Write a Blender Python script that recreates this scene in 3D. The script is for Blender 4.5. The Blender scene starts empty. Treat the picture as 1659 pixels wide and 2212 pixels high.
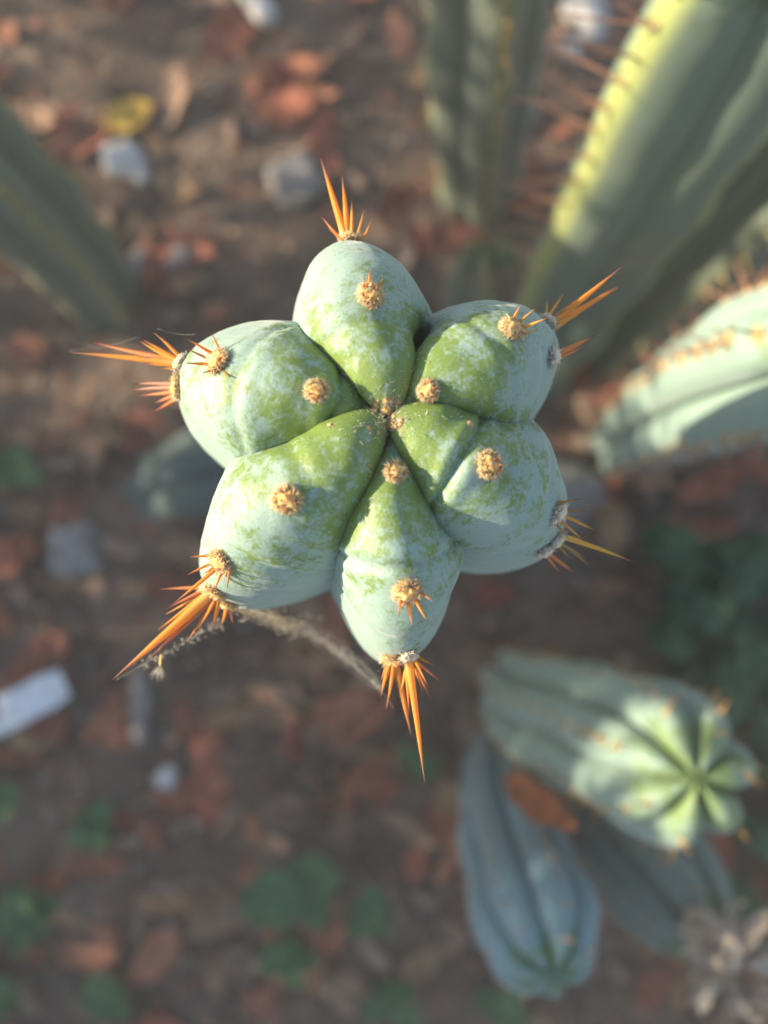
import bpy, bmesh, math, random
from mathutils import Vector, Matrix, Quaternion, noise
from mathutils.bvhtree import BVHTree

random.seed(7)
R = math.radians
scene = bpy.context.scene
COL = scene.collection

# ------------------------------------------------------------------ camera
CAM_H = 0.85
TILT = 3.0
FPX = 1795.0                      # focal length in pixels of a 1659 x 2212 picture
cam_data = bpy.data.cameras.new('camera')
cam = bpy.data.objects.new('camera', cam_data)
COL.objects.link(cam)
cam.location = (0, 0, CAM_H)
cam.rotation_euler = (R(TILT), 0, 0)
cam_data.sensor_fit = 'VERTICAL'
cam_data.sensor_height = 36.0
cam_data.sensor_width = 36.0
cam_data.lens = 36.0 * FPX / 2212.0
cam_data.clip_start = 0.01
cam_data.clip_end = 200.0
cam_data.dof.use_dof = True
cam_data.dof.focus_distance = 0.232
cam_data.dof.aperture_fstop = cam_data.lens / 7.0
scene.camera = cam

# ------------------------------------------------------------------ light
SUN_AZ, SUN_EL = 175.5, 18.5
world = bpy.data.worlds.new('World')
scene.world = world
world.use_nodes = True
wn = world.node_tree
bg = wn.nodes['Background']
sky = wn.nodes.new('ShaderNodeTexSky')
sky.sky_type = 'NISHITA'
sky.sun_disc = False
sky.sun_elevation = R(SUN_EL)
sky.sun_rotation = R(90 - SUN_AZ)
wn.links.new(sky.outputs[0], bg.inputs[0])
bg.inputs[1].default_value = 0.105
sun_data = bpy.data.lights.new('sun', 'SUN')
sun_data.energy = 5.0
sun_data.angle = R(0.55)
sun_data.color = (1.0, 0.85, 0.60)
sun = bpy.data.objects.new('sun', sun_data)
COL.objects.link(sun)
to_sun = Vector((math.cos(R(SUN_AZ)) * math.cos(R(SUN_EL)), math.sin(R(SUN_AZ)) * math.cos(R(SUN_EL)), math.sin(R(SUN_EL))))
sun.rotation_euler = to_sun.to_track_quat('Z', 'Y').to_euler()
sun.location = to_sun * 5

vs = scene.view_settings
vs.view_transform = 'Standard'
vs.look = 'None'
vs.gamma = 1.0
vs.exposure = 1.34
vs.use_curve_mapping = False
scene.cycles.use_denoising = True
scene.cycles.max_bounces = 6

# ------------------------------------------------------------------ helpers
CT, ST = math.cos(R(TILT)), math.sin(R(TILT))

def ray(u, v):
    x, y, z = (u - 829.5) / FPX, -(v - 1106.0) / FPX, -1.0
    return Vector((x, y * CT - z * ST, y * ST + z * CT)).normalized()

def P(u, v, z):
    """the point at height z seen at pixel (u, v) of the 1659 x 2212 picture"""
    d = ray(u, v)
    return Vector((0, 0, CAM_H)) + d * ((z - CAM_H) / d.z)

def mesh_obj(name, verts, faces, mat, parent=None, smooth=True, origin=None):
    me = bpy.data.meshes.new(name)
    if origin is not None:
        verts = [Vector(v) - origin for v in verts]
    me.from_pydata([tuple(v) for v in verts], [], faces)
    if mat:
        me.materials.append(mat)
    if smooth:
        me.polygons.foreach_set('use_smooth', [True] * len(me.polygons))
    me.update()
    return link(name, me, parent)

def link(name, data, parent=None, basis=None):
    o = bpy.data.objects.new(name, data)
    COL.objects.link(o)
    if parent:
        o.parent = parent
    if basis is not None:
        o.matrix_basis = basis
    return o

def tag(o, label=None, cat=None, group=None, kind=None):
    if label: o['label'] = label
    if cat: o['category'] = cat
    if group: o['group'] = group
    if kind: o['kind'] = kind
    return o

def empty(name, loc):
    o = link(name, None)
    o.location = loc
    o.empty_display_size = 0.02
    return o

def catmull(pts, n):
    """n + 1 samples through a list of tuples"""
    out = []
    m = len(pts) - 1
    for i in range(n + 1):
        t = i / n * m
        k = min(int(t), m - 1)
        f = t - k
        p0, p1, p2, p3 = pts[max(k - 1, 0)], pts[k], pts[k + 1], pts[min(k + 2, m)]
        out.append(tuple(0.5 * (2 * b + (c - a) * f + (2 * a - 5 * b + 4 * c - d) * f * f + (3 * b - a - 3 * c + d) * f ** 3)
                         for a, b, c, d in zip(p0, p1, p2, p3)))
    return out

def rnd(a, b):
    return random.uniform(a, b)

def rvec(s=1.0):
    return Vector((rnd(-s, s), rnd(-s, s), rnd(-s, s)))

def align(p, n, scale=1.0, spin=0.0):
    q = Vector(n).to_track_quat('Z', 'Y')
    return Matrix.Translation(p) @ q.to_matrix().to_4x4() @ Matrix.Rotation(spin, 4, 'Z') @ Matrix.Scale(scale, 4)

# ------------------------------------------------------------------ materials
class Nodes:
    def __init__(self, name):
        self.m = bpy.data.materials.new(name)
        self.m.use_nodes = True
        self.t = self.m.node_tree
        self.b = self.t.nodes['Principled BSDF']
        self.out = self.t.nodes['Material Output']
    def n(self, kind, **kw):
        nd = self.t.nodes.new('ShaderNode' + kind)
        for k, v in kw.items():
            setattr(nd, k, v)
        return nd
    def put(self, sock, val):
        if isinstance(val, bpy.types.NodeSocket):
            self.t.links.new(val, sock)
        else:
            sock.default_value = val
    def noise(self, scale, detail=4, rough=0.55, dist=0.0, vec=None):
        nd = self.n('TexNoise')
        nd.inputs['Scale'].default_value = scale
        nd.inputs['Detail'].default_value = detail
        nd.inputs['Roughness'].default_value = rough
        nd.inputs['Distortion'].default_value = dist
        if vec is not None:
            self.t.links.new(vec, nd.inputs['Vector'])
        return nd.outputs['Fac']
    def math(self, op, a, b=0.0, clamp=False):
        nd = self.n('Math', operation=op, use_clamp=clamp)
        self.put(nd.inputs[0], a)
        self.put(nd.inputs[1], b)
        return nd.outputs[0]
    def step(self, val, lo, hi):
        nd = self.n('MapRange', interpolation_type='SMOOTHSTEP')
        self.put(nd.inputs[0], val)
        nd.inputs[1].default_value = lo
        nd.inputs[2].default_value = hi
        return nd.outputs[0]
    def mix(self, fac, a, b):
        nd = self.n('Mix', data_type='RGBA')
        self.put(nd.inputs[0], fac)
        self.put(nd.inputs[6], a if isinstance(a, bpy.types.NodeSocket) else (*a, 1))
        self.put(nd.inputs[7], b if isinstance(b, bpy.types.NodeSocket) else (*b, 1))
        return nd.outputs[2]
    def bump(self, height, strength, dist):
        nd = self.n('Bump')
        nd.inputs['Strength'].default_value = strength
        nd.inputs['Distance'].default_value = dist
        self.put(nd.inputs['Height'], height)
        self.t.links.new(nd.outputs[0], self.b.inputs['Normal'])
    def coord(self, which='Object'):
        return self.n('TexCoord').outputs[which]
    def scaled(self, vec, s):
        nd = self.n('Mapping')
        self.put(nd.inputs[0], vec)
        nd.inputs['Scale'].default_value = s
        return nd.outputs[0]
    def pos(self):
        return self.n('NewGeometry').outputs['Position']
    def attr(self, name):
        return self.n('Attribute', attribute_name=name).outputs['Fac']
    def rand(self):
        return self.n('ObjectInfo').outputs['Random']
    def color(self, c):
        self.put(self.b.inputs['Base Color'], c if isinstance(c, bpy.types.NodeSocket) else (*c, 1))
    def rough(self, r):
        self.put(self.b.inputs['Roughness'], r)
    def translucent(self, fac, col):
        tr = self.n('BsdfTranslucent')
        self.put(tr.inputs[0], col if isinstance(col, bpy.types.NodeSocket) else (*col, 1))
        mx = self.n('MixShader')
        mx.inputs[0].default_value = fac
        self.t.links.new(self.b.outputs[0], mx.inputs[1])
        self.t.links.new(tr.outputs[0], mx.inputs[2])
        self.t.links.new(mx.outputs[0], self.out.inputs[0])

def skin_material(name, green, green2, bloom, bias, attr=True, sub=0.12, streaks=False):
    """green cactus skin under a waxy bloom that is rubbed off in streaks and blotches"""
    k = Nodes(name)
    p = k.pos()
    big = k.noise(75, 3, 0.55, 0.8, p)
    mid = k.noise(240, 6, 0.66, 1.4, p)
    fine = k.noise(850, 4, 0.7, 0.4, p)
    s = k.math('ADD', k.math('MULTIPLY', k.math('SUBTRACT', big, 0.09), 0.72), k.math('MULTIPLY', k.math('SUBTRACT', mid, 0.10), 0.80))
    s = k.math('ADD', s, k.math('ADD', k.math('MULTIPLY', fine, 0.62), 0.09))
    if attr:
        s = k.math('ADD', s, k.math('MULTIPLY', k.attr('age'), 0.30))
        s = k.math('ADD', s, k.math('MULTIPLY', k.attr('flank'), k.math('MULTIPLY', k.math('SUBTRACT', k.attr('age'), 0.55), 0.5)))
    if streaks:   # wear that runs along the flanks of each rib
        cv = k.n('CombineXYZ')
        k.put(cv.inputs[0], k.math('MULTIPLY', k.attr('age'), 15.0))
        k.put(cv.inputs[1], k.math('MULTIPLY', k.attr('side'), 3.0))
        wob = k.n('VectorMath', operation='ADD')
        k.t.links.new(cv.outputs[0], wob.inputs[0])
        k.t.links.new(k.scaled(p, (45, 45, 45)), wob.inputs[1])
        st = k.noise(1.0, 6, 0.68, 1.0, wob.outputs[0])
        s = k.math('ADD', s, k.math('MULTIPLY', k.math('SUBTRACT', st, 0.5), 0.75))
    m1 = k.step(s, 1.23 - bias, 1.36 - bias)
    m2 = k.step(s, 1.06 - bias, 1.28 - bias)
    g = k.mix(k.noise(90, 4, 0.6, 0, p), green, green2)
    thin = k.mix(0.55, g, bloom)
    c = k.mix(m2, g, thin)
    c = k.mix(m1, c, bloom)
    if attr:   # scuffs and fine scratches in the wax
        sc = k.noise(60, 5, 0.7, 2.5, k.scaled(p, (1, 1, 2.2)))
        line = k.math('SUBTRACT', 1.0, k.step(k.math('ABSOLUTE', k.math('SUBTRACT', sc, 0.5)), 0.0, 0.012))
        c = k.mix(k.math('MULTIPLY', line, 0.30), c, green2)
    speck = k.step(k.noise(1400, 2, 0.5, 0, p), 0.70, 0.78)
    c = k.mix(k.math('MULTIPLY', speck, 0.35), c, (0.55, 0.62, 0.50))
    k.color(c)
    k.rough(k.math('ADD', k.math('MULTIPLY', m1, 0.2), 0.46))
    k.b.inputs['Specular IOR Level'].default_value = 0.45
    k.put(k.b.inputs['Sheen Weight'], k.math('ADD', k.math('MULTIPLY', m1, 0.30), 0.05))
    k.b.inputs['Sheen Roughness'].default_value = 0.35
    k.b.inputs['Subsurface Weight'].default_value = sub
    k.b.inputs['Subsurface Radius'].default_value = (0.6, 1.0, 0.3)
    k.b.inputs['Subsurface Scale'].default_value = 0.007
    h = k.math('ADD', k.math('MULTIPLY', k.noise(420, 5, 0.65, 0, p), 0.7), k.math('MULTIPLY', k.noise(1800, 3, 0.6, 0, p), 0.3))
    if attr:
        h = k.math('SUBTRACT', h, k.math('MULTIPLY', line, 0.35))
    k.bump(h, 0.40, 0.0009)
    return k.m

M = {}
M['skin'] = skin_material('waxy_skin', (0.135, 0.22, 0.036), (0.195, 0.275, 0.065), (0.275, 0.385, 0.34), 0.085, sub=0.35, streaks=True)
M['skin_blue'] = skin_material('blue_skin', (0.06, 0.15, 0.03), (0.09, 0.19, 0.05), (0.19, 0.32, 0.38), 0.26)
M['skin_pale'] = skin_material('pale_skin', (0.14, 0.22, 0.07), (0.19, 0.27, 0.10), (0.27, 0.385, 0.34), 0.17)
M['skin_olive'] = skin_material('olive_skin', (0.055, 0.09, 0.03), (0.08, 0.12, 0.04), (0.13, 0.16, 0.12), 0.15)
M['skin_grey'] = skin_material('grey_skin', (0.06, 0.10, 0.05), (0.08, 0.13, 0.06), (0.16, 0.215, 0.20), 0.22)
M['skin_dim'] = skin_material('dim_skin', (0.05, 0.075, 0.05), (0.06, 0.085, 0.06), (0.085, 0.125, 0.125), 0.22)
M['skin_sun_tinted'] = skin_material('sun_tinted_skin', (0.05, 0.085, 0.04), (0.075, 0.11, 0.05), (0.13, 0.18, 0.14), 0.15)

def crest_tint(mat, col):
    """tint the crest of each rib; also used to paint sunlight there"""
    t = mat.node_tree
    b = t.nodes['Principled BSDF']
    src = b.inputs['Base Color'].links[0].from_socket
    a = t.nodes.new('ShaderNodeAttribute'); a.attribute_name = 'flank'
    mr = t.nodes.new('ShaderNodeMapRange'); mr.interpolation_type = 'SMOOTHSTEP'
    mr.inputs[1].default_value = 0.30; mr.inputs[2].default_value = 0.04
    mr.inputs[3].default_value = 0.0; mr.inputs[4].default_value = 0.85
    t.links.new(a.outputs['Fac'], mr.inputs[0])
    mx = t.nodes.new('ShaderNodeMix'); mx.data_type = 'RGBA'
    t.links.new(mr.outputs[0], mx.inputs[0]); t.links.new(src, mx.inputs[6])
    mx.inputs[7].default_value = (*col, 1)
    t.links.new(mx.outputs[2], b.inputs['Base Color'])
crest_tint(M['skin_sun_tinted'], (0.36, 0.40, 0.12))  # sunlight painted in yellow green along the dark column's crests
crest_tint(M['skin_olive'], (0.22, 0.24, 0.12))

def spine_material(name, base, mid, tip, trans):
    k = Nodes(name)
    sep = k.n('SeparateXYZ')
    k.t.links.new(k.coord('Generated'), sep.inputs[0])
    z = sep.outputs[2]
    streak = k.noise(9, 3, 0.6, 0, k.scaled(k.coord('Generated'), (1, 1, 0.15)))
    c = k.mix(k.step(z, 0.0, 0.45), base, mid)
    c = k.mix(k.step(k.math('ADD', z, k.math('MULTIPLY', streak, 0.12)), 0.68, 1.02), c, tip)
    c = k.mix(k.math('MULTIPLY', k.step(streak, 0.52, 0.7), 0.45), c, mid)
    c = k.mix(k.math('MULTIPLY', k.step(k.rand(), 0.45, 1.0), 0.28), c, (0.55, 0.33, 0.17))
    c = k.mix(k.math('MULTIPLY', k.math('SUBTRACT', 1.0, k.step(z, 0.0, 0.22)), 0.6), c, (0.95, 0.74, 0.36))
    k.color(c)
    k.rough(0.48)
    k.b.inputs['Specular IOR Level'].default_value = 0.35
    k.translucent(trans, c)
    return k.m

M['spine'] = spine_material('amber_spine', (0.92, 0.52, 0.10), (0.90, 0.42, 0.07), (0.42, 0.19, 0.16), 0.5)
M['spine_yellow'] = spine_material('yellow_spine', (0.90, 0.62, 0.18), (0.88, 0.52, 0.09), (0.40, 0.14, 0.08), 0.45)
M['spine_rust'] = spine_material('rust_spine', (0.78, 0.33, 0.11), (0.76, 0.28, 0.10), (0.32, 0.10, 0.09), 0.4)
M['spine_brown'] = spine_material('brown_spine', (0.50, 0.32, 0.10), (0.42, 0.24, 0.07), (0.16, 0.09, 0.06), 0.30)
M['spine_pink'] = spine_material('pinkish_spine', (0.55, 0.28, 0.17), (0.50, 0.26, 0.17), (0.28, 0.11, 0.09), 0.35)

def wool_material(name, a, b):
    k = Nodes(name)
    p = k.pos()
    c = k.mix(k.step(k.noise(1100, 5, 0.75, 0.5, p), 0.36, 0.64), a, b)
    k.color(c)
    k.rough(0.95)
    k.b.inputs['Specular IOR Level'].default_value = 0.15
    k.b.inputs['Sheen Weight'].default_value = 0.3
    k.bump(k.noise(1500, 4, 0.7, 0, p), 0.45, 0.0008)
    k.b.inputs['Subsurface Weight'].default_value = 0.7
    k.b.inputs['Subsurface Radius'].default_value = (1.0, 0.65, 0.35)
    k.b.inputs['Subsurface Scale'].default_value = 0.0018
    k.translucent(0.18, c)
    return k.m

M['wool'] = wool_material('orange_wool', (0.92, 0.40, 0.09), (1.0, 0.70, 0.33))
M['wool_pale'] = wool_material('pale_wool', (0.70, 0.55, 0.38), (0.88, 0.76, 0.58))
M['wool_tan'] = wool_material('tan_wool', (0.75, 0.46, 0.19), (0.88, 0.64, 0.34))
M['fuzz'] = wool_material('cream_fuzz', (0.80, 0.68, 0.38), (0.90, 0.80, 0.55))
M['web'] = wool_material('dusty_web', (0.30, 0.26, 0.23), (0.48, 0.43, 0.38))

def litter_material(name, cols, trans=0.12, rough=0.8):
    k = Nodes(name)
    o = k.coord('Object')
    r = k.n('ValToRGB')
    k.t.links.new(k.rand(), r.inputs[0])
    els = r.color_ramp.elements
    while len(els) < len(cols):
        els.new(0.5)
    for i, c in enumerate(cols):
        els[i].position = i / max(1, len(cols) - 1)
        els[i].color = (*c, 1)
    n1 = k.noise(90, 5, 0.6, 0.5, k.pos())
    dark = k.n('Mix', data_type='RGBA', blend_type='MULTIPLY')
    k.put(dark.inputs[0], k.step(n1, 0.42, 0.72))
    k.t.links.new(r.outputs[0], dark.inputs[6])
    dark.inputs[7].default_value = (0.45, 0.40, 0.40, 1)
    k.color(dark.outputs[2])
    k.rough(rough)
    k.b.inputs['Specular IOR Level'].default_value = 0.25
    k.bump(k.noise(300, 4, 0.6, 0, k.pos()), 0.4, 0.002)
    if trans:
        k.translucent(trans, dark.outputs[2])
    return k.m

M['leaf_russet'] = litter_material('russet_leaf', [(0.50, 0.19, 0.115), (0.40, 0.14, 0.09), (0.56, 0.25, 0.15), (0.33, 0.115, 0.085)])
M['leaf_brown'] = litter_material('brown_leaf', [(0.34, 0.215, 0.15), (0.40, 0.26, 0.18), (0.29, 0.19, 0.14)])
M['leaf_tan'] = litter_material('tan_leaf', [(0.42, 0.27, 0.15), (0.50, 0.33, 0.19), (0.36, 0.22, 0.13)])
M['leaf_yellow'] = litter_material('yellow_leaf', [(0.80, 0.50, 0.09), (0.78, 0.50, 0.10)])
M['leaf_orange'] = litter_material('orange_leaf', [(0.45, 0.14, 0.05), (0.45, 0.15, 0.06)])
M['chip'] = litter_material('wood_chip', [(0.32, 0.22, 0.165), (0.40, 0.27, 0.20), (0.26, 0.19, 0.15), (0.44, 0.32, 0.24)], 0)
M['stone'] = litter_material('grey_stone', [(0.30, 0.27, 0.25), (0.38, 0.35, 0.33), (0.25, 0.23, 0.22)], 0)
M['white_stone'] = litter_material('white_stone', [(0.66, 0.64, 0.62), (0.74, 0.72, 0.70)], 0)
M['weed'] = litter_material('weed_leaf', [(0.11, 0.23, 0.11), (0.15, 0.27, 0.13), (0.12, 0.24, 0.12)], 0.3, 0.5)
M['weed_dark'] = litter_material('dark_weed', [(0.08, 0.19, 0.115), (0.11, 0.24, 0.14), (0.18, 0.29, 0.15)], 0.35, 0.5)
M['dead'] = litter_material('dead_petal', [(0.58, 0.49, 0.40), (0.70, 0.60, 0.49), (0.48, 0.37, 0.29)], 0.25)
M['bark'] = litter_material('shrub_bark', [(0.12, 0.09, 0.07), (0.12, 0.09, 0.07)], 0)

def plastic(name, col):
    k = Nodes(name)
    n1 = k.noise(60, 5, 0.65, 0.3, k.pos())
    k.color(k.mix(k.math('MULTIPLY', k.step(n1, 0.45, 0.7), 0.6), col, (0.42, 0.38, 0.35)))
    k.rough(0.4)
    return k.m
M['plastic'] = plastic('white_plastic', (0.86, 0.88, 0.92))

def ground_material():
    k = Nodes('soil')
    p = k.pos()
    a = k.noise(9, 6, 0.6, 0.4, p)
    b = k.noise(60, 6, 0.65, 0.3, p)
    c = k.mix(k.step(a, 0.35, 0.68), (0.095, 0.072, 0.060), (0.27, 0.20, 0.155))
    c = k.mix(k.math('MULTIPLY', k.step(b, 0.45, 0.7), 0.6), c, (0.31, 0.215, 0.16))
    c = k.mix(k.math('MULTIPLY', k.step(k.noise(26, 4, 0.6, 0.6, p), 0.56, 0.68), 0.5), c, (0.32, 0.16, 0.11))
    k.color(c)
    k.rough(0.95)
    k.b.inputs['Specular IOR Level'].default_value = 0.15
    k.bump(k.math('ADD', b, k.noise(240, 5, 0.65, 0, p)), 0.8, 0.008)
    return k.m
M['soil'] = ground_material()

# ------------------------------------------------------------------ ground
def ground_h(x, y):
    d = max(0.0, 1.0 - (abs(x) + abs(y)) / 4.0)
    return d * (0.012 * noise.noise(Vector((x * 3, y * 3, 1.7))) + 0.006 * noise.noise(Vector((x * 14, y * 14, 4.1))))

def build_ground():
    ax = [-60, -30, -14, -7, -4, -2.6, -1.8, -1.3] + [-0.98 + i * 0.02 for i in range(99)] + [1.3, 1.8, 2.6, 4, 7, 14, 30, 60]
    n = len(ax)
    v = [(x, y, ground_h(x, y)) for y in ax for x in ax]
    f = [(j * n + i, j * n + i + 1, (j + 1) * n + i + 1, (j + 1) * n + i) for j in range(n - 1) for i in range(n - 1)]
    tag(mesh_obj('ground', v, f, M['soil']), 'dark brown garden soil under leaf litter', 'ground', kind='structure')
build_ground()

def G(u, v, dz=0.0):
    p = P(u, v, 0)
    return Vector((p.x, p.y, ground_h(p.x, p.y) + dz))

# ------------------------------------------------------------------ shared part meshes
def cone_mesh(name, mat, sides=7, rings=7, power=1.7, bend=0.0):
    v, f = [], []
    for j in range(rings):
        z = j / rings
        r = (1 - z ** power) if j else 1.0
        for i in range(sides):
            a = 2 * math.pi * i / sides
            v.append((r * math.cos(a) * (1 + 0.10 * math.sin(z * 17 + i)) + bend * z * z, r * math.sin(a), z))
    tip = len(v)
    v.append((bend, 0, 1))
    for j in range(rings - 1):
        for i in range(sides):
            f.append((j * sides + i, j * sides + (i + 1) % sides, (j + 1) * sides + (i + 1) % sides, (j + 1) * sides + i))
    for i in range(sides):
        f.append(((rings - 1) * sides + i, (rings - 1) * sides + (i + 1) % sides, tip))
    f.append(tuple(range(sides - 1, -1, -1)))
    me = bpy.data.meshes.new(name)
    me.from_pydata(v, [], f)
    me.materials.append(mat)
    me.polygons.foreach_set('use_smooth', [True] * len(me.polygons))
    return me

SP = {k: [cone_mesh('spine_' + k, M[k], bend=b, power=pw) for b, pw in ((0.0, 1.7), (1.4, 1.4), (-1.0, 1.9), (2.2, 1.6))] for k in ('spine', 'spine_yellow', 'spine_rust', 'spine_brown', 'spine_pink')}

def wool_mesh(name, mat, seed, hairs=1100, hair_len=0.62, flat=0.52):
    """a felted pad of unit radius with short curled hairs, sitting on z = 0"""
    rs = random.Random(seed)
    bm = bmesh.new()
    bmesh.ops.create_icosphere(bm, subdivisions=3, radius=1.0)
    for w in bm.verts:
        d = w.co.normalized()
        k = 0.56 + 0.18 * noise.noise(d * 2.2 + Vector((seed, 0, 0))) + 0.40 * noise.noise(d * 5.5 + Vector((0, seed, 0)))
        w.co = Vector((d.x * k, d.y * k * 0.9, d.z * k * flat))
    for _ in range(hairs):
        a, c = rs.uniform(0, 6.283), rs.uniform(-0.1, 1)
        s = math.sqrt(max(0, 1 - c * c))
        d = Vector((s * math.cos(a), s * math.sin(a), c))
        b = Vector((d.x, d.y * 0.9, d.z * flat)) * 0.50
        o = (d + Vector((rs.uniform(-1, 1), rs.uniform(-1, 1), rs.uniform(-1, 1))) * 0.95).normalized()
        L = hair_len * rs.uniform(0.35, 1)
        side = o.orthogonal().normalized()
        up = o.cross(side)
        m = b + o * L * 0.5 + (side * rs.uniform(-1, 1) + up * rs.uniform(-1, 1)) * L * 0.25
        t = b + o * L
        w = 0.030
        r0 = [bm.verts.new(b + (side * math.cos(q) + up * math.sin(q)) * w) for q in (0, 2.09, 4.19)]
        r1 = [bm.verts.new(m + (side * math.cos(q) + up * math.sin(q)) * w * 0.8) for q in (0, 2.09, 4.19)]
        tv = bm.verts.new(t)
        for i in range(3):
            bm.faces.new((r0[i], r0[(i + 1) % 3], r1[(i + 1) % 3], r1[i]))
            bm.faces.new((r1[i], r1[(i + 1) % 3], tv))
    me = bpy.data.meshes.new(name)
    bm.to_mesh(me)
    bm.free()
    me.materials.append(mat)
    me.polygons.foreach_set('use_smooth', [True] * len(me.polygons))
    return me

WOOL = [wool_mesh('wool_pad', M['wool'], s) for s in (1, 2, 3, 4)]
WOOL_PALE = [wool_mesh('pale_wool_pad', M['wool_pale'], s, 110) for s in (5, 6)]
PAD = [wool_mesh('felt_pad', M['wool_tan'], s, 30) for s in (8, 9)]

def spine_between(parent, pm, a, b, rad, mat='spine', name='spine'):
    """a spine from world point a to b under an areole whose world matrix is pm"""
    d = b - a
    L = d.length
    W = Matrix.Translation(a) @ d.to_track_quat('Z', 'Y').to_matrix().to_4x4() @ Matrix.Rotation(rnd(0, 6), 4, 'Z') @ Matrix.Diagonal((rad, rad, L, 1))
    return link(name, random.choice(SP[mat]), parent, pm.inverted() @ W)

# ------------------------------------------------------------------ the cactus in focus
APEX = P(838, 896, 0.63)
RIBS = [  # name, direction, reach (mm), half width (mm), lift of the crest
    ('A', 104.5, 61.0, 21.0, 0.010),
    ('B', 31.0, 61.0, 22.5, 0.000),
    ('C', -30.5, 63.5, 24.5, -0.010),
    ('D', -86.5, 72.0, 20.8, 0.005),
    ('E', -139.5, 74.0, 24.0, 0.015),
    ('F', 165.5, 68.5, 25.5, 0.010)]
RAISED = {'A': 1, 'C': 1, 'E': 1, 'B': 0, 'D': 0, 'F': 0}   # every other rib starts higher up in the growing point
CREST = [(0.015, -0.06), (0.09, -0.01), (0.20, 0.045), (0.36, 0.060), (0.54, 0.030), (0.70, -0.055), (0.83, -0.18), (0.93, -0.36), (0.995, -0.60), (1.03, -0.90), (1.04, -1.30)]
HALF = [0.12, 0.25, 0.44, 0.66, 0.88, 1.01, 1.07, 1.11, 1.13, 1.14, 1.14]
DEEP = [0.05, 0.11, 0.20, 0.33, 0.48, 0.64, 0.80, 0.92, 0.95, 0.92, 0.88]
LEAN = Vector((-0.035, 0.012, 0))
STEM_BASE = Vector((APEX.x, APEX.y, 0)) + LEAN
STEM_BASE.z = ground_h(STEM_BASE.x, STEM_BASE.y)

def rib_surface(rib, creases=()):
    key, th, reach, half, lift = rib
    reach *= 0.001
    half *= 0.001
    er = Vector((math.cos(R(th)), math.sin(R(th)), 0))
    et = Vector((-math.sin(R(th)), math.cos(R(th)), 0))
    low = (STEM_BASE.z - APEX.z) / reach
    rows = catmull([(c[0], c[1] + lift * 2 * min(1, c[0] * 2), h, d) for c, h, d in zip(CREST, HALF, DEEP)], 110)
    for i in range(1, 25):
        f = i / 24
        z = -1.30 + lift * 2 + (low - 0.1 + 1.30) * f
        rows.append((1.04 - 0.24 * min(1, f * 3.2) - 0.03 * f + 0.012 * math.sin(f * 21 + th), z, 1.14 - 0.12 * f, 0.88 - 0.2 * f))
    na = 49
    verts, age, flank, side_ = [], [], [], []
    for j, (r, z, h, d) in enumerate(rows):
        a, b = rows[max(0, j - 1)], rows[min(len(rows) - 1, j + 1)]
        t = Vector((b[0] - a[0], b[1] - a[1])).normalized()
        n = -er * t.y + Vector((0, 0, 1)) * t.x
        inner = math.exp(-(r / 0.26) ** 2)
        if RAISED[key]:
            z += 0.05 * inner
            h *= 1 + 0.55 * math.exp(-(r / 0.18) ** 2)
        else:
            z -= 0.05 * inner
            h *= 1 - 0.15 * inner
        sway = 1.2 * 0.001 * math.sin(r * 9 + th)
        for i in range(na):
            al = R(-118) + R(236) * i / (na - 1)
            sa, ca = math.sin(al), math.cos(al)
            side = abs(sa) ** 0.96 * (1 if sa >= 0 else -1)
            p = APEX + er * (r * reach) + Vector((0, 0, z * reach)) + et * (h * half * side + sway) - n * (d * reach * (1 - ca) ** 0.97 * 0.86)
            nn = (n * ca + et * sa).normalized()
            k = 0.0010 * noise.noise(p * 55) + 0.00035 * noise.noise(p * 190)
            for (tc, amp, wid, vee) in creases:
                s = j - tc + vee * abs(sa) * 9
                k -= amp * math.exp(-(s / wid) ** 2) * max(0, ca + 0.15)
                k += amp * 0.55 * math.exp(-((s + 2.6 * wid) / (1.8 * wid)) ** 2) * max(0, ca)
                k += amp * 0.45 * math.exp(-((s - 2.8 * wid) / (1.8 * wid)) ** 2) * max(0, ca)
            p = p + nn * k * min(1, r * 5)
            f = max(0, -z * reach) / (APEX.z - STEM_BASE.z)
            p = p + LEAN * f ** 1.6
            verts.append(p)
            age.append(min(1.3, max(r, -z * 1.2)))
            flank.append(abs(sa) if abs(al) < R(90) else 1.0)
            side_.append(sa + th)
    faces = [(j * na + i, j * na + i + 1, (j + 1) * na + i + 1, (j + 1) * na + i) for j in range(len(rows) - 1) for i in range(na - 1)]
    faces.append(tuple(range(na - 1, -1, -1)))
    return verts, faces, age, flank, side_, na

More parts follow.
